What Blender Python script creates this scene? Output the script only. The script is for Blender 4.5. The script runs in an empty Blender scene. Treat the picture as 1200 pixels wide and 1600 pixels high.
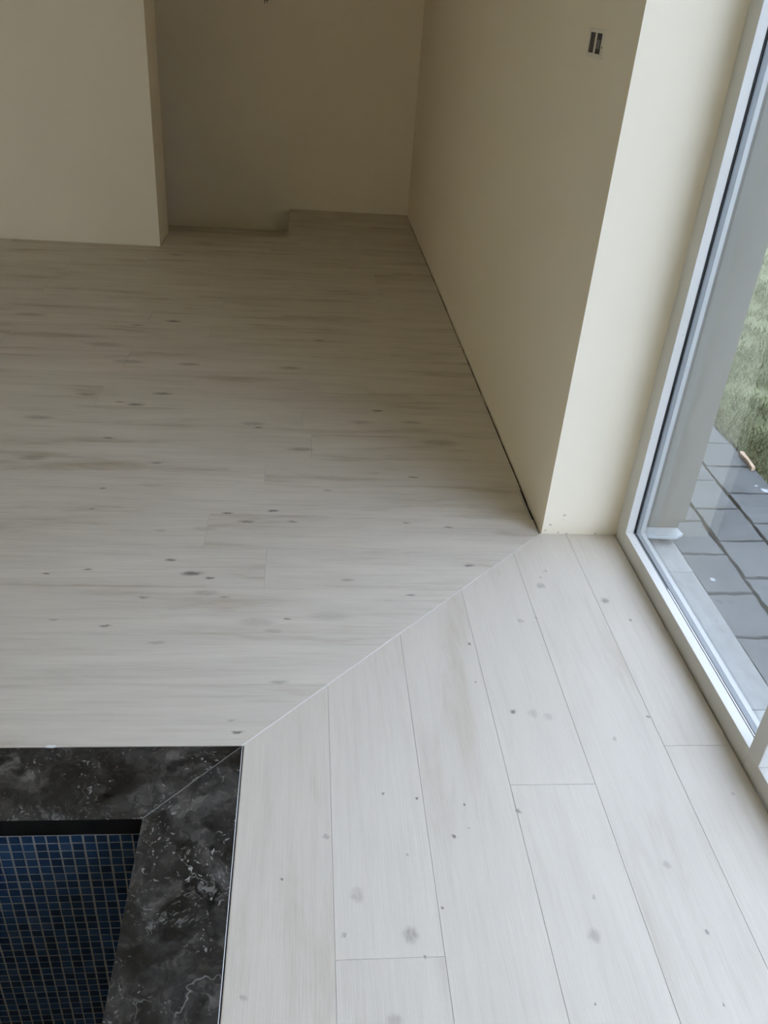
import bpy, bmesh, math, random
from mathutils import Vector, Matrix
S = bpy.context.scene
C = S.collection
random.seed(7)

# ------------------------------------------------------------------ camera, world, light, exposure
YAW, PITCH, ROLL, FPX, CAM_H = 0.11712745, 0.55071882, 0.0807744, 1330.92, 1.5
f = Vector((math.sin(YAW)*math.cos(PITCH), math.cos(YAW)*math.cos(PITCH), -math.sin(PITCH)))
r = Vector((math.cos(YAW), -math.sin(YAW), 0)); u = r.cross(f)
r2 = math.cos(ROLL)*r + math.sin(ROLL)*u; u2 = -math.sin(ROLL)*r + math.cos(ROLL)*u
cam = bpy.data.objects.new('camera', bpy.data.cameras.new('camera')); C.objects.link(cam)
cam.matrix_world = Matrix(((r2.x, u2.x, -f.x, 0), (r2.y, u2.y, -f.y, 0), (r2.z, u2.z, -f.z, CAM_H), (0, 0, 0, 1)))
cam.data.sensor_fit = 'VERTICAL'; cam.data.sensor_height = 24; cam.data.lens = FPX/1600*24
cam.data.clip_start = 0.02
S.camera = cam

W = bpy.data.worlds.new('overcast'); S.world = W; W.use_nodes = True
bg = W.node_tree.nodes['Background']; bg.inputs[0].default_value = (0.79, 0.915, 1.19, 1); bg.inputs[1].default_value = 1.0
S.view_settings.view_transform = 'Standard'; S.view_settings.look = 'None'
S.view_settings.gamma = 1.0; S.view_settings.use_curve_mapping = False
S.view_settings.exposure = 2.25
S.cycles.max_bounces = 16; S.cycles.diffuse_bounces = 10; S.cycles.transparent_max_bounces = 16
S.cycles.sample_clamp_indirect = 4.0

# ------------------------------------------------------------------ node helpers
class N:
    def __init__(self, name):
        self.m = bpy.data.materials.new(name); self.m.use_nodes = True
        self.t = self.m.node_tree; self.b = self.t.nodes['Principled BSDF']
    def n(self, typ, ins=None, **kw):
        nd = self.t.nodes.new(typ)
        for k, v in kw.items(): setattr(nd, k, v)
        for k, v in (ins or {}).items(): self.s(nd.inputs[k], v)
        return nd
    def s(self, sock, v):
        if hasattr(v, 'bl_idname') and not isinstance(v, bpy.types.Node): self.t.links.new(v, sock)
        else: sock.default_value = v
    def math(self, op, a, b=0.0, c=0.0, clamp=False): return self.n('ShaderNodeMath', {0: a, 1: b, 2: c}, operation=op, use_clamp=clamp).outputs[0]
    def vec(self, op, a, b=(0, 0, 0)): return self.n('ShaderNodeVectorMath', {0: a, 1: b}, operation=op).outputs['Vector']
    def noise(self, v, scale, detail=3, rough=0.55, w=None, dist=0.0, col=False):
        nd = self.n('ShaderNodeTexNoise', noise_dimensions='4D' if w is not None else '3D')
        self.s(nd.inputs['Vector'], v)
        for k, x in (('Scale', scale), ('Detail', detail), ('Roughness', rough), ('Distortion', dist)): nd.inputs[k].default_value = x
        if w is not None: self.s(nd.inputs['W'], w)
        return nd.outputs['Color' if col else 'Fac']
    def ramp(self, fac, *stops):
        nd = self.n('ShaderNodeValToRGB', {0: fac}); e = nd.color_ramp.elements
        while len(e) < len(stops): e.new(0.5)
        for el, (p, c) in zip(e, stops): el.position = p; el.color = (*c, 1) if len(c) == 3 else c
        return nd.outputs[0]
    def maprange(self, v, a, b, c=0.0, d=1.0, smooth=True):
        return self.n('ShaderNodeMapRange', {0: v, 1: a, 2: b, 3: c, 4: d}, interpolation_type='SMOOTHSTEP' if smooth else 'LINEAR').outputs[0]
    def mix(self, fac, a, b, mode='MIX'):
        nd = self.n('ShaderNodeMix', data_type='RGBA', blend_type=mode)
        self.s(nd.inputs[0], fac); self.s(nd.inputs[6], a); self.s(nd.inputs[7], b)
        return nd.outputs[2]
    def pos(self): return self.n('ShaderNodeNewGeometry').outputs['Position']
    def rnd(self): return self.n('ShaderNodeObjectInfo').outputs['Random']
    def bump(self, h, strength, dist=0.001):
        self.s(self.b.inputs['Normal'], self.n('ShaderNodeBump', {'Height': h, 'Strength': strength, 'Distance': dist}).outputs[0])
    def done(self, col=None, rough=None, spec=None, metal=None):
        if col is not None: self.s(self.b.inputs['Base Color'], col if not isinstance(col, tuple) or len(col) == 4 else (*col, 1))
        if rough is not None: self.s(self.b.inputs['Roughness'], rough)
        if spec is not None: self.s(self.b.inputs['Specular IOR Level'], spec)
        if metal is not None: self.s(self.b.inputs['Metallic'], metal)
        return self.m
c4 = lambda c: (*c, 1)

def plain(name, col, rough=0.6, spec=0.4, metal=0.0, var=0.04, scale=30, bump=0.0):
    k = N(name); p = k.pos(); n = k.noise(p, scale, 4)
    lo = tuple(x*(1-var) for x in col); hi = tuple(min(1, x*(1+var)) for x in col)
    if bump: k.bump(n, bump, 0.002)
    return k.done(k.ramp(n, (0.3, lo), (0.7, hi)), rough, spec, metal)

# floor pixel (measured on the photograph, 1200x1600) -> spot on the floor plane, to place the knots of the boards
def floor_at(px, py):
    d = r2*((px-600)/FPX) - u2*((py-800)/FPX) + f
    t = -CAM_H/d.z
    return (d.x*t, d.y*t)

# (x, y, radius m, strength, kind) ; kind 0 = dark round pin knot, 1 = soft wide mark, 2 = long dark split
KNOTS_ACROSS = [(161,763,.006,.8),(143,795,.006,.7),(427,798,.010,1),(356,802,.009,.9),(385,815,.014,.7),(457,815,.009,.7),(250,829,.010,.4),
 (320,826,.018,.3),(267,875,.009,.8),(137,890,.008,.7),(72,896,.006,.8),(300,896,.016,1),(328,903,.008,.9),(224,933,.008,.6),(351,933,.007,.6),
 (320,926,.018,.4),(449,967,.006,.8),(163,978,.008,.8),(84,968,.006,.6),(245,1004,.011,.45),(427,986,.012,.4),(400,972,.026,.3),(515,962,.028,.25),
 (543,906,.010,.5),(435,1065,.011,.5),(371,1144,.007,1),(362,1126,.005,.6),(733,884,.009,.8),(641,930,.008,.7),(701,824,.008,.8),(272,502,.020,.9),
 (215,508,.020,.6),(202,565,.032,.5),(295,569,.024,.6),(453,575,.026,.6),(254,615,.020,.7),(136,616,.022,.6),(187,628,.010,.7),(212,632,.018,.8),
 (60,652,.026,.5),(169,684,.010,.8),(404,668,.010,.8),(395,662,.024,.5),(470,702,.024,.6),(245,723,.010,.7),(590,642,.012,.9),(498,532,.012,.8),
 (276,398,.022,.7),(47,491,.036,.5),(162,538,.040,.45),(565,660,.024,.4),(50,716,.024,.5),(644,660,.020,.5),(683,691,.036,.45),(646,746,.010,.7),
 (635,817,.007,.6),(587,739,.008,.5),(512,766,.008,.6),(725,568,.014,.4)]
KNOTS_ALONG = [(598,1239.6,.0055,.7),(652,1246.5,.004,.9),(725,1257.5,.004,.8),(709,1306,.007,.9),(733,1294.6,.003,.6),(510,1307,.008,.5),(439.6,1373.4,.004,.8),
 (636,1336,.005,.5),(558,1398,.018,.35),(642,1460.7,.018,.55),(537,1462.5,.006,.5),(691,1419,.004,.8),(381,1560,.008,.5),(664,1495,.004,.7),(617,1596,.016,.4),
 (802,1112,.010,.95),(832,1114,.016,.28),(857,1120,.014,.3),(946,939,.017,.6),(845,915,.018,.45),(845,902,.005,.8),(985,969,.006,.7),(1012,1120,.006,.7),
 (733,1006,.006,.8),(814,970,.010,.4),(837,965,.007,.4),(744,1066,.004,.8),(961,1154,.006,.5),(810,1267,.008,.7),(852,892,.007,.4),(1104.7,1457,.006,.7),
 (928.7,1462.5,.016,.4),(928.7,1402,.006,.4),(930,1571,.003,.8),(1130,1571,.003,.7),(1042,1351,.010,.35),(1145,1240,.005,.4)]

def wood(name, along_x, knots, contrast):
    k = N(name); p = k.pos(); rn = k.rnd()
    w = k.math('MULTIPLY', rn, 91.0)
    st = (1, 7, 1) if along_x else (7, 1, 1)
    fine = (1, 26, 1) if along_x else (26, 1, 1)
    ps = k.vec('MULTIPLY', p, st)
    broad = k.noise(ps, 1.5, 6, 0.62, w, 0.55)
    streak = k.noise(k.vec('MULTIPLY', p, fine), 3.0, 5, 0.65, w, 0.2)
    hair = k.noise(k.vec('MULTIPLY', p, (1, 60, 1) if along_x else (60, 1, 1)), 9.0, 3, 0.6, w)
    hi = (0.660, 0.605, 0.525)
    mid = tuple(x*(1-.10*contrast) for x in hi); lo = (hi[0]*(1-.36*contrast), hi[1]*(1-.42*contrast), hi[2]*(1-.50*contrast))
    base = k.ramp(broad, (0.30, lo), (0.45, mid), (0.64, hi))
    s2 = k.ramp(streak, (0.32, (0.74, 0.695, 0.63)), (0.50, (1, 1, 1)))
    base = k.mix(0.42*contrast, base, s2, 'MULTIPLY')
    base = k.mix(0.45, base, k.ramp(hair, (0.35, (0.92, 0.915, 0.91)), (0.6, (1, 1, 1))), 'MULTIPLY')
    base = k.mix(1.0, base, k.ramp(rn, (0, (0.965, 0.962, 0.955)), (1, (1.0, 1.0, 1.0))), 'MULTIPLY')
    # knots, each where it is seen on the boards
    kn = k.noise(p, 55, 3, 0.6, col=True)
    off = k.n('ShaderNodeVectorMath', {0: kn, 1: (-.5, -.5, -.5)}, operation='ADD').outputs[0]
    sc = k.n('ShaderNodeVectorMath', {0: off}, operation='SCALE'); sc.inputs['Scale'].default_value = 0.016
    q = k.vec('MULTIPLY', k.vec('ADD', p, sc.outputs[0]), (0.33, 1, 0) if along_x else (1, 0.85, 0))
    acc = None
    for (px, py, rad, stg) in knots:
        x, y = floor_at(px, py)
        cpt = (x*0.33, y, 0) if along_x else (x, y*0.85, 0)
        d = k.n('ShaderNodeVectorMath', {0: q, 1: cpt}, operation='DISTANCE').outputs['Value']
        m = k.n('ShaderNodeMapRange', {0: d, 1: rad*0.25, 2: rad*1.05, 3: stg, 4: 0.0}, interpolation_type='SMOOTHSTEP').outputs[0]
        acc = m if acc is None else k.math('MAXIMUM', acc, m)
    if acc is not None:    # soft marks break up along the grain
        brk = k.maprange(k.noise(k.vec('MULTIPLY', p, (1, 4, 1) if along_x else (4, 1, 1)), 45.0, 4, 0.65), 0.38, 0.62, 0.55, 1.0)
        acc = k.math('MULTIPLY', acc, k.math('MAXIMUM', brk, k.maprange(acc, 0.55, 0.75)))
    base = k.mix(k.math('MULTIPLY', acc if acc is not None else 0.0, 0.93), base, k.mix(hair, c4((0.10, 0.08, 0.065)), c4((0.27, 0.235, 0.20))))
    h = k.math('ADD', k.math('MULTIPLY', hair, 0.6), k.math('MULTIPLY', streak, 0.4))
    k.bump(h, 0.22 if along_x else 0.38, 0.0012)
    return k.done(base, 0.48, 0.34)
M = {}
_kx = [(a, b, c*.9, min(1, d*1.15)) for a, b, c, d in KNOTS_ACROSS]
SPLIT = 2.395      # boards nearer / farther than this row carry their own sets of knots
M['wood_x'] = wood('pale_oak_across', True, [q for q in _kx if floor_at(q[0], q[1])[1] < SPLIT+.03], 1.0)
M['wood_x2'] = wood('pale_oak_across_far_rows', True, [q for q in _kx if floor_at(q[0], q[1])[1] > SPLIT-.03], 1.0)
M['wood_y'] = wood('pale_oak_along', False, [(a, b, c, min(1, d*1.2)) for a, b, c, d in KNOTS_ALONG], 0.42)
M['wood_far'] = wood('pale_oak_landing', True, [], 1.0)

def plane_at(px, py, Y):
    d = r2*((px-600)/FPX) - u2*((py-800)/FPX) + f
    t = Y/d.y
    return (d.x*t, Y, CAM_H+d.z*t)
def plaster(name, col, chips=()):
    k = N(name); p = k.pos()
    n = k.noise(p, 260, 3); b = k.noise(p, 1.8, 3)
    k.bump(n, 0.10, 0.001)
    c = k.ramp(b, (0.3, tuple(x*0.975 for x in col)), (0.7, col))
    if chips:      # small chips and scuffs in the paint
        sc = k.n('ShaderNodeVectorMath', {0: k.noise(p, 140, 2, col=True)}, operation='SCALE'); sc.inputs['Scale'].default_value = 0.008
        q = k.vec('ADD', p, k.vec('ADD', sc.outputs[0], (-.004, -.004, -.004)))
        for pt, rad, stg in chips:
            d = k.n('ShaderNodeVectorMath', {0: q, 1: pt}, operation='DISTANCE').outputs['Value']
            c = k.mix(k.maprange(d, rad*.3, rad, stg, 0.0), c, c4((0.38, 0.34, 0.27)))
    return k.done(c, 0.75, 0.25)
M['cream'] = plaster('cream_wall_paint', (0.895, 0.815, 0.655))
M['cream_chipped'] = plaster('cream_wall_paint_chipped', (0.895, 0.815, 0.655), [(plane_at(a, b, 2.31), rr, g) for a, b, rr, g in ((860, 820, .006, .7), (882, 805, .007, .6), (880, 812, .004, .5), (872, 832, .006, .6), (885, 834, .005, .6), (852, 829, .006, .5), (930, 834, .007, .4))])
M['ceiling'] = plaster('white_ceiling_paint', (0.90, 0.83, 0.68))
M['ext'] = plain('grey_render', (0.122, 0.116, 0.102), 0.8, 0.2, var=0.05, scale=8)
M['screed'] = plain('dark_screed', (0.05, 0.046, 0.040), 0.95, 0.1, var=0.25, scale=40)
M['grout'] = plain('pale_floor_grout', (0.50, 0.485, 0.455), 0.9, 0.2)
M['white_grout'] = plain('white_mitre_grout', (0.78, 0.77, 0.74), 0.8, 0.2)
def lacquer():
    k = N('white_lacquer'); p = k.pos()
    sp = k.maprange(k.noise(p, 70, 2, 0.5), 0.735, 0.78, 0.0, 0.6); gr = k.noise(p, 4, 4)
    c = k.ramp(gr, (0.3, (0.65, 0.64, 0.60)), (0.7, (0.69, 0.68, 0.645)))
    return k.done(k.mix(sp, c, c4((0.30, 0.28, 0.24))), 0.4, 0.5)
M['frame'] = lacquer()
M['frame_outer'] = plain('outer_frame_dimmed', (0.34, 0.335, 0.31), 0.4, 0.4, var=0.02)  # same white frame paint, darkened in colour against the strong outdoor light
M['gasket'] = plain('black_rubber', (0.025, 0.025, 0.025), 0.6, 0.3)
M['spacer'] = plain('grey_aluminium', (0.15, 0.16, 0.165), 0.5, 0.4, 0.0)
M['edge_glint'] = plain('glass_edge_glint', (0.8, 0.81, 0.82), 0.2, 0.6, 0.8)
M['plastic'] = plain('white_box_plastic', (0.80, 0.745, 0.63), 0.5, 0.4)
M['dark_plastic'] = plain('dark_socket_plastic', (0.05, 0.048, 0.045), 0.5, 0.4)
M['mid_plastic'] = plain('grey_socket_insert', (0.20, 0.20, 0.20), 0.4, 0.5)
M['cable'] = plain('black_cable', (0.012, 0.012, 0.010), 0.5, 0.4)
M['copper'] = plain('brown_wire', (0.11, 0.085, 0.065), 0.5, 0.4)
M['pale_blue'] = plain('pale_blue_wedge', (0.30, 0.325, 0.325), 0.35, 0.5)
M['offwood'] = plain('raw_wood_offcut', (0.42, 0.30, 0.20), 0.8, 0.2, var=0.15, scale=60)
M['soil'] = None

def glass():
    k = N('window_glass'); t = k.t
    t.nodes.remove(k.b)
    out = [n for n in t.nodes if n.type == 'OUTPUT_MATERIAL'][0]
    fr = k.math('MULTIPLY_ADD', k.math('POWER', k.n('ShaderNodeLayerWeight').outputs['Facing'], 5.0), 0.9, 0.035)
    tr = k.n('ShaderNodeBsdfTransparent', {0: (0.985, 0.992, 0.99, 1)})
    gl = k.n('ShaderNodeBsdfGlossy', {0: (1, 1, 1, 1), 'Roughness': 0.02})
    mx = k.n('ShaderNodeMixShader'); t.links.new(fr, mx.inputs[0]); t.links.new(tr.outputs[0], mx.inputs[1]); t.links.new(gl.outputs[0], mx.inputs[2])
    t.links.new(mx.outputs[0], out.inputs[0])
    return k.m
M['glass'] = glass()

def marble():
    k = N('dark_grey_marble'); p = k.pos(); w = k.math('MULTIPLY', k.rnd(), 20.0)
    wn = k.noise(p, 7, 4, 0.6, w, col=True)
    off = k.n('ShaderNodeVectorMath', {0: wn, 1: (-.5, -.5, -.5)}, operation='ADD').outputs[0]
    sc = k.n('ShaderNodeVectorMath', {0: off}, operation='SCALE'); sc.inputs['Scale'].default_value = 0.16
    q = k.vec('ADD', p, sc.outputs[0])
    cloud = k.noise(q, 11, 6, 0.62, w, 0.8)
    base = k.ramp(cloud, (0.36, (0.010, 0.0095, 0.009)), (0.47, (0.020, 0.019, 0.018)), (0.55, (0.042, 0.040, 0.038)), (0.72, (0.080, 0.078, 0.074)))
    # crushed fragments of many sizes
    for scl, amt in ((18.0, 0.8), (50.0, 0.85)):
        vor = k.n('ShaderNodeTexVoronoi', {'Vector': q, 'Scale': scl, 'Randomness': 1.0})
        base = k.mix(amt, base, k.ramp(vor.outputs['Color'], (0.15, (0.45, 0.45, 0.45)), (0.55, (0.95, 0.95, 0.95)), (0.9, (1.7, 1.66, 1.6))), 'MULTIPLY')
    # pale swirls and flecks
    sw = k.noise(q, 26, 5, 0.7, w, 1.6)
    base = k.mix(k.math('MULTIPLY', k.maprange(sw, 0.545, 0.63), k.maprange(k.noise(p, 9, 3, 0.5, w), 0.47, 0.62, 0.0, 0.8)), base, c4((0.165, 0.16, 0.15)))
    # a few thin veins
    for scale, wd, col, amt, m0 in ((3.2, 0.006, (0.24, 0.235, 0.22), 0.85, 0.50), (9.0, 0.012, (0.20, 0.195, 0.18), 0.6, 0.56)):
        v = k.n('ShaderNodeTexVoronoi', {'Vector': q, 'Scale': scale}, feature='DISTANCE_TO_EDGE').outputs['Distance']
        mask = k.maprange(k.noise(p, 6.0+scale, 3, 0.5, w), m0, m0+.12, 0.0, amt)
        base = k.mix(k.math('MULTIPLY', k.maprange(v, 0.0, wd, 1.0, 0.0), mask), base, c4(col))
    fl = k.maprange(k.noise(q, 95, 3, 0.6), 0.60, 0.66)
    base = k.mix(k.math('MULTIPLY', fl, k.maprange(k.noise(p, 12, 3, 0.6, w), 0.45, 0.6, 0.0, 0.9)), base, c4((0.32, 0.31, 0.29)))
    return k.done(base, 0.30, 0.45)
M['marble'] = marble()
M['mitre_joint'] = plain('grey_mitre_joint', (0.22, 0.215, 0.20), 0.8, 0.2)
M['marble_edge'] = plain('marble_dark_edge', (0.008, 0.0075, 0.007), 0.6, 0.2, var=0.3)

def mosaic():
    k = N('blue_glass_mosaic'); rn = k.rnd(); p = k.pos()
    isl = k.n('ShaderNodeNewGeometry').outputs['Random Per Island']
    cell = k.math('FRACT', k.math('ADD', rn, k.math('MULTIPLY', isl, 7.3)))
    col = k.ramp(cell, (0.0, (0.016, 0.036, 0.074)), (0.5, (0.022, 0.055, 0.115)), (0.85, (0.028, 0.070, 0.150)), (1.0, (0.045, 0.085, 0.150)))
    return k.done(col, 0.22, 0.5)
M['mosaic'] = mosaic()
M['pool_grout'] = plain('grey_pool_grout', (0.30, 0.30, 0.285), 0.9, 0.2, var=0.1)

def stone(name, lo, hi, scale, stains=()):
    k = N(name); p = k.pos(); w = k.math('MULTIPLY', k.rnd(), 30.0)
    n = k.noise(p, scale, 6, 0.6, w); fn = k.noise(p, 180, 3)
    base = k.ramp(n, (0.3, lo), (0.7, hi))
    base = k.mix(0.5, base, k.ramp(fn, (0.3, (0.86, 0.86, 0.86)), (0.7, (1.06, 1.06, 1.06))), 'MULTIPLY')
    base = k.mix(1.0, base, k.ramp(k.rnd(), (0, (0.88, 0.88, 0.88)), (1, (1.08, 1.08, 1.08))), 'MULTIPLY')
    wn = k.noise(p, 70, 2, col=True)
    off = k.n('ShaderNodeVectorMath', {0: wn, 1: (-.5, -.5, -.5)}, operation='ADD').outputs[0]
    sc = k.n('ShaderNodeVectorMath', {0: off}, operation='SCALE'); sc.inputs['Scale'].default_value = 0.02
    q = k.vec('MULTIPLY', k.vec('ADD', p, sc.outputs[0]), (1, 1, 0))
    for (x, y, rad) in stains:
        d = k.n('ShaderNodeVectorMath', {0: q, 1: (x, y, 0)}, operation='DISTANCE').outputs['Value']
        base = k.mix(k.maprange(d, rad*0.4, rad, 0.8, 0.0), base, c4((0.45, 0.46, 0.46)))
    k.bump(n, 0.35, 0.004)
    return k.done(base, 0.8, 0.25)
M['paver'] = stone('slate_grey_paver', (0.070, 0.075, 0.074), (0.102, 0.107, 0.104), 12, ((1.305, 2.09, .010), (1.755, 2.665, .018), (1.735, 2.70, .009)))
M['sill'] = stone('pale_grey_sill_stone', (0.205, 0.208, 0.196), (0.275, 0.276, 0.258), 25)
M['joint'] = plain('dark_paver_joint', (0.022, 0.023, 0.023), 0.95, 0.1, var=0.3, scale=90)

def lawn(name, base_only):
    k = N(name); p = k.pos(); n = k.noise(p, 3.5, 4); fn = k.noise(p, 60, 4, 0.7)
    a = k.ramp(n, (0.3, (0.096, 0.106, 0.046)), (0.6, (0.140, 0.158, 0.070)))
    if base_only: a = k.mix(k.maprange(fn, 0.45, 0.65), a, c4((0.085, 0.072, 0.045)))
    else: a = k.mix(k.maprange(k.noise(p, 25, 2), 0.5, 0.75), a, c4((0.22, 0.23, 0.13)))
    return k.done(a, 0.8, 0.2)
M['soil'] = lawn('lawn_soil', True); M['blade'] = lawn('lawn_blades', False)

# ------------------------------------------------------------------ mesh helpers
def add_box(bm, x0, x1, y0, y1, z0, z1, bev=0.0):
    vs = [bm.verts.new((x, y, z)) for z in (z0, z1) for y in (y0, y1) for x in (x0, x1)]
    fs = [bm.faces.new([vs[i] for i in q]) for q in ((0, 2, 3, 1), (4, 5, 7, 6), (0, 1, 5, 4), (2, 6, 7, 3), (0, 4, 6, 2), (1, 3, 7, 5))]
    if bev:
        es = {e for fc in fs for e in fc.edges}
        bmesh.ops.bevel(bm, geom=list(es), offset=bev, segments=2, affect='EDGES', profile=0.5)
def add_prism(bm, pts, z0, z1, bev=0.0):
    """polygon (ccw) extruded from z0 to z1; bev narrows the top edge by a small chamfer"""
    n = len(pts)
    lo = [bm.verts.new((x, y, z0)) for x, y in pts]
    if bev:
        cx = sum(p[0] for p in pts)/n; cy = sum(p[1] for p in pts)/n
        mid = [bm.verts.new((x, y, z1-bev)) for x, y in pts]
        ins = []
        for i in range(n):
            a, b, c = Vector(pts[i-1]), Vector(pts[i]), Vector(pts[(i+1) % n])
            d1 = (b-a).normalized(); d2 = (c-b).normalized()
            n1 = Vector((-d1.y, d1.x)); n2 = Vector((-d2.y, d2.x)); m = (n1+n2)
            m = m/max(0.3, m.length_squared)*2
            q = b + m*bev*0.5*1.0
            ins.append((q.x, q.y))
        hi = [bm.verts.new((x, y, z1)) for x, y in ins]
        rings = [lo, mid, hi]
    else:
        hi = [bm.verts.new((x, y, z1)) for x, y in pts]; rings = [lo, hi]
    for A, B in zip(rings, rings[1:]):
        for i in range(n): bm.faces.new((A[i], A[(i+1) % n], B[(i+1) % n], B[i]))
    bm.faces.new(hi); bm.faces.new(lo[::-1])
def mesh_of(bm, name, mat, smooth=False, centre=False):
    bmesh.ops.recalc_face_normals(bm, faces=bm.faces)
    me = bpy.data.meshes.new(name)
    loc = Vector((0, 0, 0))
    if centre and bm.verts:
        lo = Vector([min(v.co[i] for v in bm.verts) for i in range(3)]); hi = Vector([max(v.co[i] for v in bm.verts) for i in range(3)])
        loc = (lo+hi)/2; loc.z = lo.z
        bmesh.ops.translate(bm, verts=bm.verts, vec=-loc)
    bm.to_mesh(me); bm.free()
    me.materials.append(mat)
    if smooth:
        for pl in me.polygons: pl.use_smooth = True
    return me, loc
def obj(name, bm, mat, parent=None, smooth=False, centre=False):
    me, loc = mesh_of(bm, name, mat, smooth, centre)
    o = bpy.data.objects.new(name, me); C.objects.link(o); o.location = loc
    if parent:
        o.parent = parent
        o.location = loc - abs_loc(parent)
    return o
def abs_loc(o):
    v = Vector(o.location)
    while o.parent: o = o.parent; v += o.location
    return v
def tag(o, label=None, cat=None, group=None, kind=None):
    for k, v in (('label', label), ('category', cat), ('group', group), ('kind', kind)):
        if v: o[k] = v
    return o
def empty(name, loc=(0, 0, 0)):
    o = bpy.data.objects.new(name, None); o.empty_display_size = 0.1; o.location = loc; C.objects.link(o); return o
def boxobj(name, mat, parent, *b, bev=0.0, centre=True):
    bm = bmesh.new(); add_box(bm, *b, bev=bev); return obj(name, bm, mat, parent, centre=centre)
def clip(poly, a, b, c):
    """keep a*x + b*y <= c"""
    out = []
    for i in range(len(poly)):
        p, q = poly[i-1], poly[i]
        dp, dq = a*p[0]+b*p[1]-c, a*q[0]+b*q[1]-c
        if (dp < 0) != (dq < 0):
            t = dp/(dp-dq); out.append((p[0]+t*(q[0]-p[0]), p[1]+t*(q[1]-p[1])))
        if dq <= 0: out.append(q)
    return out
def rect(x0, x1, y0, y1): return [(x0, y0), (x1, y0), (x1, y1), (x0, y1)]

# ------------------------------------------------------------------ plan of the room (metres; z = 0 is the top of the boards)
XW, XF = 0.800, 1.054          # inner face of the right wall, inner face of the window frame
YE, YB = 2.310, 6.840          # end face of the right wall, back wall
XL, YR, ZC = -2.6, -1.7, 2.60  # left wall, wall behind the camera, ceiling
COPX, COPY = -0.119, 1.395     # outer corner of the pool coping
POX, POY = -0.311, 1.198       # inner corner of the pool coping
YS = 5.972                     # where the floor steps down at the back
XS = -0.113                    # left edge of the landing at the back right
PX0, PY0 = -2.1, -1.2          # far sides of the pool

# walls, ceiling
def wall(name, mat, boxes, label):
    bm = bmesh.new()
    for b in boxes: add_box(bm, *b)
    return tag(obj(name, bm, mat), label, 'wall', kind='structure')
wall('wall_back', M['cream'], [(XL-.2, 1.28, YB, YB+.2, -.30, ZC)], 'dim cream painted wall at the far end of the room')
wall('wall_left', M['cream'], [(XL-.2, XL, YR, YB, -.30, ZC)], 'cream painted wall closing the room on the left')
wall('wall_rear', M['cream'], [(XL-.2, 1.28, YR-.2, YR, -.30, ZC)], 'cream painted wall behind the camera')
wall('wall_pier', M['cream'], [(XL, -.912, 5.60, YS, -.30, ZC)], 'lit yellowish cream wall block standing left of the dim recess')
bm = bmesh.new()
add_box(bm, XW, 1.10, YE, YB, -.008, ZC)
wr = tag(obj('wall_right', bm, M['cream_chipped']), 'cream wall on the right ending in a bright white edge by the window', 'wall', kind='structure')
bm = bmesh.new(); add_box(bm, 1.1005, 1.28, YE+.001, YB+.2, 0.060, ZC+.2); add_box(bm, 1.1005, 1.265, YE+.006, YB+.2, -.3, 0.060)
obj('outer_render', bm, M['ext'], wr)
bm = bmesh.new(); add_box(bm, 1.055, 1.28, YR, YE, 2.42, ZC+.2); add_box(bm, 1.055, 1.28, YR-.2, -1.2, -.3, 2.42)
tag(obj('wall_window', bm, M['cream']), 'cream wall around and above the window', 'wall', kind='structure')
bm = bmesh.new(); add_box(bm, XL-.2, 1.05, YR-.2, YB+.2, ZC, ZC+.2)
tag(obj('ceiling', bm, M['ceiling']), 'plain white ceiling above the room', 'ceiling', kind='structure')

bm = bmesh.new(); y = YE+.004; prev = None; wd = .003
while y < YB:
    wd = min(.0030, max(.0002, wd+random.uniform(-.0016, .0016)))
    if 2.66 < y < 2.90: wd = min(wd, .0008)
    cur = [bm.verts.new(q) for q in ((XW+.001, y, -.009), (XW-wd, y, -.009), (XW-wd*.8, y, .0015), (XW+.001, y, .012))]
    if prev:
        for i in range(3): bm.faces.new((prev[i], prev[i+1], cur[i+1], cur[i]))
    prev = cur; y += random.uniform(.008, .03)
obj('plaster_lip', bm, M['cream'], wr)

# floor slab (dark screed under the boards) with the hole of the pool
bm = bmesh.new()
ZS = -0.010
add_box(bm, XL, 1.10, POY+.062, YS, -.30, ZS)
add_box(bm, XS, 1.10, YS, YB, -.30, ZS)
add_box(bm, COPX+.002, 1.12, YR, POY, -.30, ZS)
add_box(bm, XL, PX0-.02, YR, POY, -.30, ZS)
add_box(bm, PX0-.02, COPX+.002, YR, PY0-.02, -.30, ZS)
floor = tag(obj('floor', bm, M['screed']), 'pale wood-look board floor running to the back with a mitred turn by the pool', 'floor', kind='structure')

GAP = 0.0007; TOP = 0.0; BOT = -0.0095
def plank(poly, mat, parent=floor, z=0.0):
    bm = bmesh.new(); add_prism(bm, poly, BOT+z, TOP+z, bev=0.0004)
    return obj('plank', bm, mat, parent, centre=True)
# grout bed just under the board surface
bm = bmesh.new()
def flat(bm, poly, z): bm.faces.new([bm.verts.new((x, y, z)) for x, y in poly])
mitre_c = COPX-COPY
flat(bm, [(XL+.01, COPY+.002), (COPX, COPY+.002), (XW-.011, XW-.011-mitre_c), (XW-.011, YS-.004), (-.905, YS-.004), (-.905, 5.59), (XL+.01, 5.59)], -0.0009)
flat(bm, [(XS+.004, YS-.004), (XW-.011, YS-.004), (XW-.011, YB-.006), (XS+.004, YB-.006)], -0.0009)
obj('grout_bed', bm, M['grout'], floor)
bm = bmesh.new()
flat(bm, [(COPX+.004, YR+.01), (XF-.004, YR+.01), (XF-.004, YE-.003), (XW+.002, YE-.003), (COPX+.004, COPX+.004-mitre_c)], -0.0009)
obj('grout_bed', bm, M['grout'], floor)
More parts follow.
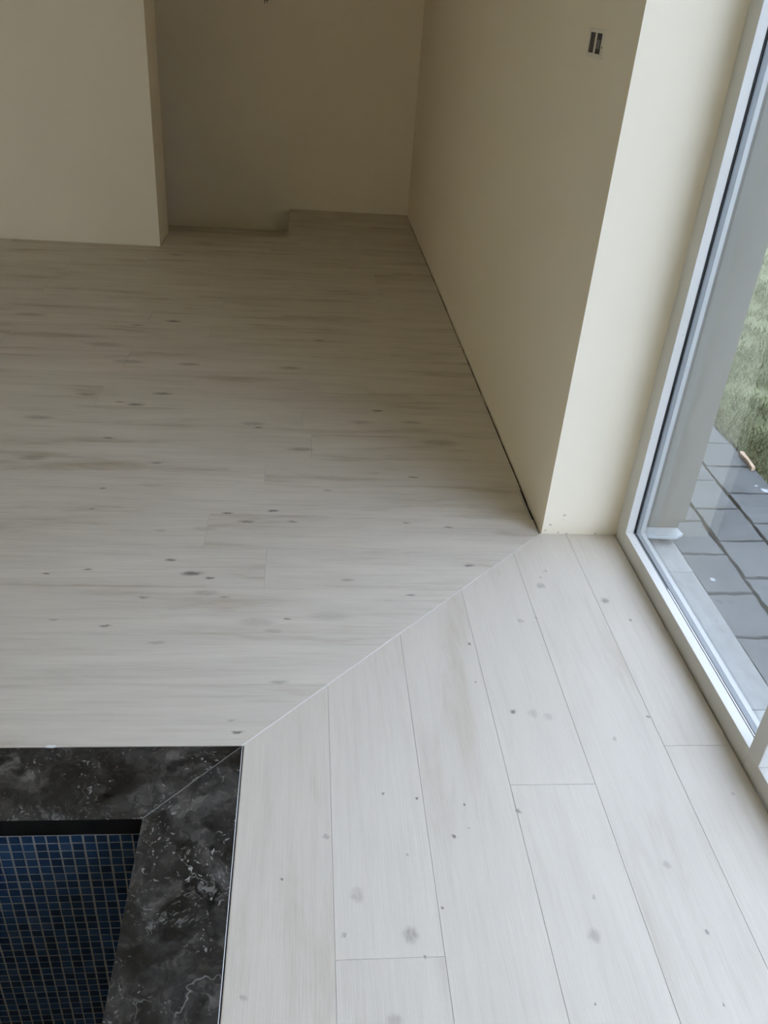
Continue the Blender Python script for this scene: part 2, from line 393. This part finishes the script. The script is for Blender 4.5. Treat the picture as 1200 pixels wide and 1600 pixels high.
# white grout of the mitre
bm = bmesh.new(); h = 0.0016/1.414
flat(bm, [(COPX-h, COPY+h), (COPX+h, COPY-h), (XW+h-.002, YE-h), (XW-h-.002, YE+h)], -0.0004)
obj('mitre_grout', bm, M['white_grout'], floor)

LEN = 1.8
# left field: boards run across the room
known = {3: -.096, 4: -.289, 6: -.122, 7: .044, 9: -.823}
k = 0
while True:
    y0 = COPY + 0.2*k; y1 = y0+0.2
    if y0 > YB-.01: break
    xj = known.get(k, random.uniform(-.9, .9)) ; xj = xj if k not in (0, 1, 2, 5) else {0: -.78, 1: -.85, 2: -.98, 5: -1.02}[k]
    segs = []
    x = xj - LEN*6
    while x < 1.2:
        segs.append((x, x+LEN)); x += LEN
    for (a, b) in segs:
        for part in (0, 1):      # in front of / behind the line where the floor steps down
            ya, yb = (y0, min(y1, YS)) if part == 0 else (max(y0, YS), min(y1, YB-.004))
            if yb-ya < 0.01: continue
            lim0 = XL+.01 if part == 0 else XS
            if part == 0 and yb > 5.597: lim0 = -.905
            pc = rect(a+GAP, b-GAP, ya+GAP*.7, yb-GAP*.7)
            pc = clip(pc, -1, 0, -lim0); pc = pc and clip(pc, 1, 0, XW-.0085)
            pc = pc and clip(pc, 1, -1, mitre_c-.0016)
            if not pc or len(pc) < 3: continue
            xs = [q[0] for q in pc]
            if max(xs)-min(xs) < .02: continue
            if part == 0 and ya < 5.597 < yb:   # row that meets the wall block: keep it clear of the block
                fr = clip(pc, 0, 1, 5.594) if min(xs) < -.905 else pc
                if fr and max(xs) > -.905 > min(xs):
                    pc2 = clip(clip(pc, -1, 0, .905), 0, -1, -5.594)
                    if len(pc2) >= 3: plank(pc2, M['wood_x2'])
                pc = fr
            plank(pc, M['wood_x'] if y0 < SPLIT-.01 else M['wood_x2'])
    k += 1
# right field: boards run along the window
cols = [(COPX+.005, .081), (.081, .282), (.282, .483), (.483, .680), (.680, .883), (.883, XF-.004)]
joint = [-.20, .882, .35, 1.272, .525, 1.384]
for (x0, x1), j in zip(cols, joint):
    y = j - LEN*3
    while y < YE:
        pc = rect(x0+GAP*.7, x1-GAP*.7, y+GAP, y+LEN-GAP)
        pc = clip(pc, 0, -1, -(YR+.01)); pc = pc and clip(pc, 0, 1, YE-.0008); pc = pc and clip(pc, -1, 1, -mitre_c-.0016)
        if pc and len(pc) >= 3 and max(q[1] for q in pc)-min(q[1] for q in pc) > .02: plank(pc, M['wood_y'])
        y += LEN

# lowered strip of floor at the back left, one step down
bm = bmesh.new(); add_box(bm, XL, XS, YS, YB, -.34, -.178)
fl2 = tag(obj('floor_lower', bm, M['screed']), 'shadowed strip of floor one step down against the back wall', 'floor', kind='structure')
for k in range(5):
    ya = YS+.2*k; yb = min(ya+.2, YB-.002)
    for a, b in ((XL+.01, -1.3), (-1.3, XS-.004)):
        plank(rect(a+GAP, b-GAP, ya+GAP, yb-GAP), M['wood_far'], fl2, z=-.168)

# ------------------------------------------------------------------ pool: marble coping and mosaic basin
def coping(poly, label):
    bm = bmesh.new(); add_prism(bm, poly, -.048, 0.0, bev=0.0012)
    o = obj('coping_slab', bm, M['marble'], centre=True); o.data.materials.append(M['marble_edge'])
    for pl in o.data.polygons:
        if abs(pl.normal.z) < .3: pl.material_index = 1      # near-black material on the side faces
    return tag(o, label, 'coping', 'marble slabs edging the pool')
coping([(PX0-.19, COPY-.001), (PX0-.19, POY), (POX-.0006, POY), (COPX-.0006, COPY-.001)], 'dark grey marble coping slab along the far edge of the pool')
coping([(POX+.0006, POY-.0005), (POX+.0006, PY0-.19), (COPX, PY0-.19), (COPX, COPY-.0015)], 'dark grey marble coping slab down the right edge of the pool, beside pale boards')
bm = bmesh.new(); add_prism(bm, [(POX-.0005, POY+.0006), (POX+.0005, POY-.0006), (COPX+.0002, COPY-.0022), (COPX-.0008, COPY-.0014)], -.01, 0.0003)
tag(obj('trim_1', bm, M['mitre_joint']), 'thin pale joint across the mitred corner of the marble coping', 'trim', kind='structure')
# white edge strip between coping and boards
bm = bmesh.new(); add_box(bm, COPX+.0001, COPX+.0012, PY0-.1, COPY-.004, -.012, -.0002)
tag(obj('trim_2', bm, M['white_grout']), 'thin white sealing line along the right side of the marble coping', 'trim', kind='structure')
bm = bmesh.new(); add_prism(bm, [(-.556, 1.3935), (-.540, 1.392), (-.531, 1.395), (-.534, 1.399), (-.551, 1.3995)], -.0005, .0022)
tag(obj('grout_crumb', bm, M['white_grout'], centre=True), 'small white crumb lying on the far edge of the marble coping', 'crumb')

ZP0, ZP1, TP = -1.25, -.048, 0.0253
bm = bmesh.new()
w = .06
add_box(bm, PX0-w, POX+w, POY+.0004, POY+w, ZP0-w, ZP1-.001)
add_box(bm, PX0-w, POX+w, PY0-w, PY0-.0004, ZP0-w, ZP1-.001)
add_box(bm, POX+.0004, POX+w, PY0, POY+.001, ZP0-w, ZP1-.001)
add_box(bm, PX0-w, PX0-.0004, PY0, POY+.001, ZP0-w, ZP1-.001)
add_box(bm, PX0-w, POX+w, PY0-w, POY+w, ZP0-w, ZP0-.0004)
basin = tag(obj('pool_basin', bm, M['pool_grout']), 'sunken pool lined with small dark blue mosaic tiles and pale grout', 'pool', kind='structure')
ts = TP*0.5*0.885
def tile_verts(bm, org, ux, uy, nz):
    lo = [bm.verts.new(org + ux*sx*ts + uy*sy*ts - nz*.002) for sx, sy in ((-1, -1), (1, -1), (1, 1), (-1, 1))]
    hi = [bm.verts.new(org + ux*sx*ts*.93 + uy*sy*ts*.93 + nz*.0006) for sx, sy in ((-1, -1), (1, -1), (1, 1), (-1, 1))]
    bm.faces.new(hi)
    for i in range(4): bm.faces.new((lo[i], lo[(i+1) % 4], hi[(i+1) % 4], hi[i]))
X1, Y1, Z1 = Vector((1, 0, 0)), Vector((0, 1, 0)), Vector((0, 0, 1))
bm = bmesh.new(); tile_verts(bm, Vector((0, 0, 0)), X1, Z1, -Y1)
tile_me, _ = mesh_of(bm, 'mosaic_tile', M['mosaic'])
NC, NR = 13, 23
rows = int((ZP1-ZP0)/TP)
bms = bmesh.new()
ncol = int((POX-PX0)/TP)
wob = {c: random.uniform(-.0006, .0006) for c in range(ncol+1)}
for c in range(ncol):
    for rr in range(rows):
        x = POX-.012-c*TP; z = ZP1-TP*.5-rr*TP-.001
        x += wob[c] + random.uniform(-.0005, .0005); z += random.uniform(-.0005, .0005)
        if c < NC and rr < NR:
            o = bpy.data.objects.new('mosaic_tile', tile_me); C.objects.link(o); o.parent = basin
            o.location = (x, POY, z); o.rotation_euler = (random.uniform(-.03, .03), random.uniform(-.02, .02), random.uniform(-.03, .03))
        else: tile_verts(bms, Vector((x, POY, z)), X1, Z1, -Y1)
ny = int((POY-PY0)/TP)
for c in range(ny):
    for rr in range(rows):
        y = POY-.014-c*TP; z = ZP1-TP*.5-rr*TP-.001
        tile_verts(bms, Vector((POX, y, z)), Y1, Z1, -X1)
        tile_verts(bms, Vector((PX0, y, z)), Y1, Z1, X1)
    for d in range(ncol): tile_verts(bms, Vector((POX-.012-d*TP, y, ZP0)), X1, Y1, Z1)
tag(obj('mosaic_field', bms, M['mosaic'], basin), kind='stuff')

# ------------------------------------------------------------------ window: white frame, double glazing
win = tag(empty('window_1', (XF, .6, 0)), 'tall white framed window with double glazing from floor level on the right', 'window', kind='structure')
YJ, YM1, YM0, YN = 2.240, 1.322, 1.272, -1.2
ZR, ZT = .053, 2.35
XG0, XG1, XO = 1.081, 1.1045, 1.118
boxobj('jamb', M['frame'], win, XF, XG0, YJ, YE+.004, -.0085, 2.42, bev=.0012)
boxobj('jamb', M['frame_outer'], win, XG1, XO, YJ+.001, YE-.001, -.02, 2.42)
boxobj('jamb', M['frame'], win, XF, XO, YN, YN+.07, 0, 2.42, bev=.0012)
boxobj('bottom_rail', M['frame'], win, XF, XG0, YM1-.001, YJ, -.008, ZR, bev=.0012)
boxobj('bottom_rail', M['frame_outer'], win, XG1, XO, YM1-.001, YJ, -.03, ZR)
boxobj('bottom_rail', M['frame'], win, XF, XO, YN+.07, YM1-.001, -.008, ZR-.006, bev=.0012)
boxobj('top_rail', M['frame'], win, XF, XO, YN, YE, ZT, 2.42, bev=.0012)
boxobj('mullion', M['frame'], win, XF-.0025, XO, YM0, YM1, ZR-.0055, ZT, bev=.002)
for (a, b, zr) in ((YM1, YJ, ZR), (YN+.07, YM0, ZR-.006)):
    g = boxobj('glass_pane', M['glass'], win, 1.0862, 1.0868, a-.004, b+.004, zr-.012, ZT)
    g = boxobj('glass_pane', M['glass'], win, 1.1035, 1.1041, a-.004, b+.004, zr-.012, ZT)
    if zr == ZR:
        bm = bmesh.new(); add_box(bm, 1.0875, 1.103, a, b, zr-.012, zr+.002); add_box(bm, 1.0875, 1.103, b-.003, b+.003, zr, ZT); add_box(bm, 1.0875, 1.103, a-.003, a+.003, zr, ZT)
        obj('spacer_bar', bm, M['spacer'], win)
        boxobj('gasket', M['gasket'], win, XG0, 1.0858, b-.001, b+.006, zr-.01, ZT)
        boxobj('gasket', M['mid_plastic'], win, XG0, 1.0858, a, b, zr-.01, zr-.0002)
        boxobj('glass_glint', M['edge_glint'], win, 1.0840, 1.0858, a, b-.30, zr-.001, zr+.0008)  # bright strip stands in for the reflection along the glass edge
# pull the wall end face shut behind the frame
# ------------------------------------------------------------------ outside: sill stones, pavement, lawn
bm = bmesh.new(); add_box(bm, 1.13, 1.84, YR-.5, 9.0, -.20, -.034)
pave = tag(obj('pavement', bm, M['joint']), 'strip of slate grey stone paving outside the window', 'pavement', kind='structure')
def paver(x0, x1, y0, y1, z=-.02):
    pts = []; n = 7; g = random.uniform(.0032, .0055)
    cr = [(x0+g, y0+g), (x1-g, y0+g), (x1-g, y1-g), (x0+g, y1-g)]
    cr = [(x+random.uniform(-.0045, .0045), y+random.uniform(-.0035, .0035)) for x, y in cr]
    for i in range(4):
        p, q = cr[i], cr[(i+1) % 4]; bow = random.uniform(-.004, .0015); nx, ny = (q[1]-p[1]), -(q[0]-p[0]); L = math.hypot(nx, ny)
        for j in range(n):
            t = j/n; e = bow*math.sin(math.pi*t)+(random.uniform(-.0036, .0022) if j else 0)
            pts.append((p[0]+(q[0]-p[0])*t+nx/L*e, p[1]+(q[1]-p[1])*t+ny/L*e))
    bm = bmesh.new(); add_prism(bm, pts, z-.04, z+random.uniform(-.002, .002), bev=.0025)
    return obj('paver', bm, M['paver'], pave, centre=True)
for (x0, x1, ph) in ((1.252, 1.417, 2.23), (1.417, 1.592, 2.313), (1.592, 1.792, 2.640)):
    y = ph - .21*10
    while y < 6.0:
        yn = y + .21
        if x0 < 1.3 and y > 2.3: paver(1.284, x1, y, yn)
        else: paver(x0, x1, y, yn)
        y = yn
for a, b in ((2.112, YE+.004), (1.51, 2.112), (.91, 1.51), (.31, .91), (-.29, .31)):
    bm = bmesh.new(); add_box(bm, XO+.001, 1.249, a+.001, b-.001, -.05, -.008, bev=.0012)
    obj('sill_stone', bm, M['sill'], pave, centre=True)
bm = bmesh.new()
add_prism(bm, [(XO+.002, 2.262), (1.235, 2.256), (1.268, 2.276), (1.262, YE+.004), (XO+.002, YE+.004)], .020, .030, bev=.002)  # thin pale blue wedge below the outer reveal
tag(obj('pale_wedge', bm, M['pale_blue'], centre=True), 'thin pale blue wedge at the foot of the grey outer reveal', 'end cap')
# offcut of wood
bm = bmesh.new()
add_prism(bm, [(1.768, 2.815), (1.786, 2.822), (1.792, 2.88), (1.798, 2.952), (1.786, 2.962), (1.776, 2.948), (1.778, 2.88)], -.018, -.004, bev=.003)
tag(obj('wood_offcut', bm, M['offwood'], centre=True), 'splintered piece of raw wood lying on the outer edge of the paving', 'wood scrap')
# lawn
bm = bmesh.new(); nx, ny_ = 40, 60
gv = [[bm.verts.new((1.80+(i/nx)**1.5*18, -4+j/ny_*24, -.035+random.uniform(-.006, .008))) for j in range(ny_+1)] for i in range(nx+1)]
for i in range(nx):
    for j in range(ny_): bm.faces.new((gv[i][j], gv[i+1][j], gv[i+1][j+1], gv[i][j+1]))
lawn_o = tag(obj('lawn', bm, M['soil'], smooth=True), 'ground of the garden lawn beyond the paving', 'lawn', kind='structure')
vs, fs = [], []
def blade(x, y, hgt):
    a = random.uniform(0, 6.283); wd = random.uniform(.0016, .0030); ln = random.uniform(.2, 1.0)*hgt
    dx, dy = math.cos(a)*wd, math.sin(a)*wd; b = random.uniform(0, 6.283); lx, ly = math.cos(b)*ln, math.sin(b)*ln
    i = len(vs); z = -.034
    vs.extend([(x-dx, y-dy, z), (x+dx, y+dy, z), (x+dx*.7+lx*.4, y+dy*.7+ly*.4, z+hgt*.65), (x-dx*.7+lx*.4, y-dy*.7+ly*.4, z+hgt*.65), (x+lx, y+ly, z+hgt)])
    fs.extend([(i, i+1, i+2, i+3), (i+3, i+2, i+4)])
for _ in range(90000):
    y = 2.3+random.random()**1.25*5.5
    x = 1.802+random.random()**1.3*(0.6+(y-2.3)*.45)
    dens = .55+.45*math.sin(x*9.1+math.sin(y*5.3)*2)*math.cos(y*7.7+x*3)
    if x < 1.85 and random.random() < .5: continue
    if random.random() < dens: blade(x, y, random.uniform(.012, .038))
me = bpy.data.meshes.new('grass_blades'); me.from_pydata(vs, [], fs); me.materials.append(M['blade'])
gb = bpy.data.objects.new('grass', me); C.objects.link(gb)
tag(gb, 'short green grass growing beyond the paving outside', 'grass', kind='stuff')

# ------------------------------------------------------------------ small things on the walls
sb = tag(empty('switch_box', (XW, 2.66, 1.40)), 'open white twin switch box without cover set in the right wall', 'switch box')
def frame_plate(bm, y0, y1, z0, z1, holes, xf, xb):
    ys = sorted({y0, y1, *[h[0] for h in holes], *[h[1] for h in holes]}); zs = sorted({z0, z1, holes[0][2], holes[0][3]})
    for a, b in zip(ys, ys[1:]):
        for c, d in zip(zs, zs[1:]):
            if any(h[0] <= a and b <= h[1] and h[2] <= c and d <= h[3] for h in holes): continue
            add_box(bm, xf, xb, a, b, c, d)
H1, H2 = (2.664, 2.714, 1.383, 1.4335), (2.600, 2.650, 1.383, 1.4335)
bm = bmesh.new(); frame_plate(bm, 2.574, 2.730, 1.372, 1.443, (H1, H2), XW-.003, XW+.0005)
obj('face_frame', bm, M['plastic'], sb)
for h in (H1, H2):
    bm = bmesh.new(); y0, y1, z0, z1 = h
    add_box(bm, XW-.0012, XW-.0004, y0, y1, z0, z1)
    ins = obj('socket_cavity', bm, M['dark_plastic'], sb)
    bm = bmesh.new()
    if h is H2: add_box(bm, XW-.0026, XW-.001, y0+.012, y1-.004, z0+.012, z1-.016, bev=.0008)
    else:
        add_box(bm, XW-.0024, XW-.001, y0+.006, y1-.026, z0+.020, z1-.014, bev=.0008)
        add_box(bm, XW-.0024, XW-.001, y0+.024, y1-.008, z0+.006, z1-.030, bev=.0008)
    obj('switch_insert', bm, M['mid_plastic'] if h is H2 else M['copper'], sb)
boxobj('screw', M['dark_plastic'], sb, XW-.0040, XW-.0025, 2.5815, 2.5855, 1.3985, 1.4035)

# cable end that hangs at the back wall, just in the top of the picture
cb = tag(empty('hanging_cable', (-.292, YB-.02, 1.362)), 'short black cable end sticking out of the dim back wall', 'cable')
cu = bpy.data.curves.new('cable_sleeve', 'CURVE'); cu.dimensions = '3D'; cu.bevel_depth = .017; cu.bevel_resolution = 3; cu.use_fill_caps = True
sp = cu.splines.new('POLY'); pts = [(0, .019, .075), (0, -.02, .07), (.004, -.045, .045), (.004, -.05, .008)]
sp.points.add(len(pts)-1)
for q, v in zip(sp.points, pts): q.co = (*v, 1)
dg_o = bpy.data.objects.new('tmp', cu); C.objects.link(dg_o)
me = bpy.data.meshes.new_from_object(dg_o); C.objects.unlink(dg_o); bpy.data.objects.remove(dg_o)
me.materials.clear(); me.materials.append(M['cable'])
o = bpy.data.objects.new('cable_sleeve', me); C.objects.link(o); o.parent = cb
for dx, dz in ((-.006, -.012), (.010, -.008)):
    bm = bmesh.new(); add_box(bm, .002+dx-.002, .002+dx+.002, -.052, -.048, dz, .012)
    me2, _ = mesh_of(bm, 'wire_end', M['cable']); q = bpy.data.objects.new('wire_end', me2); C.objects.link(q); q.parent = cb
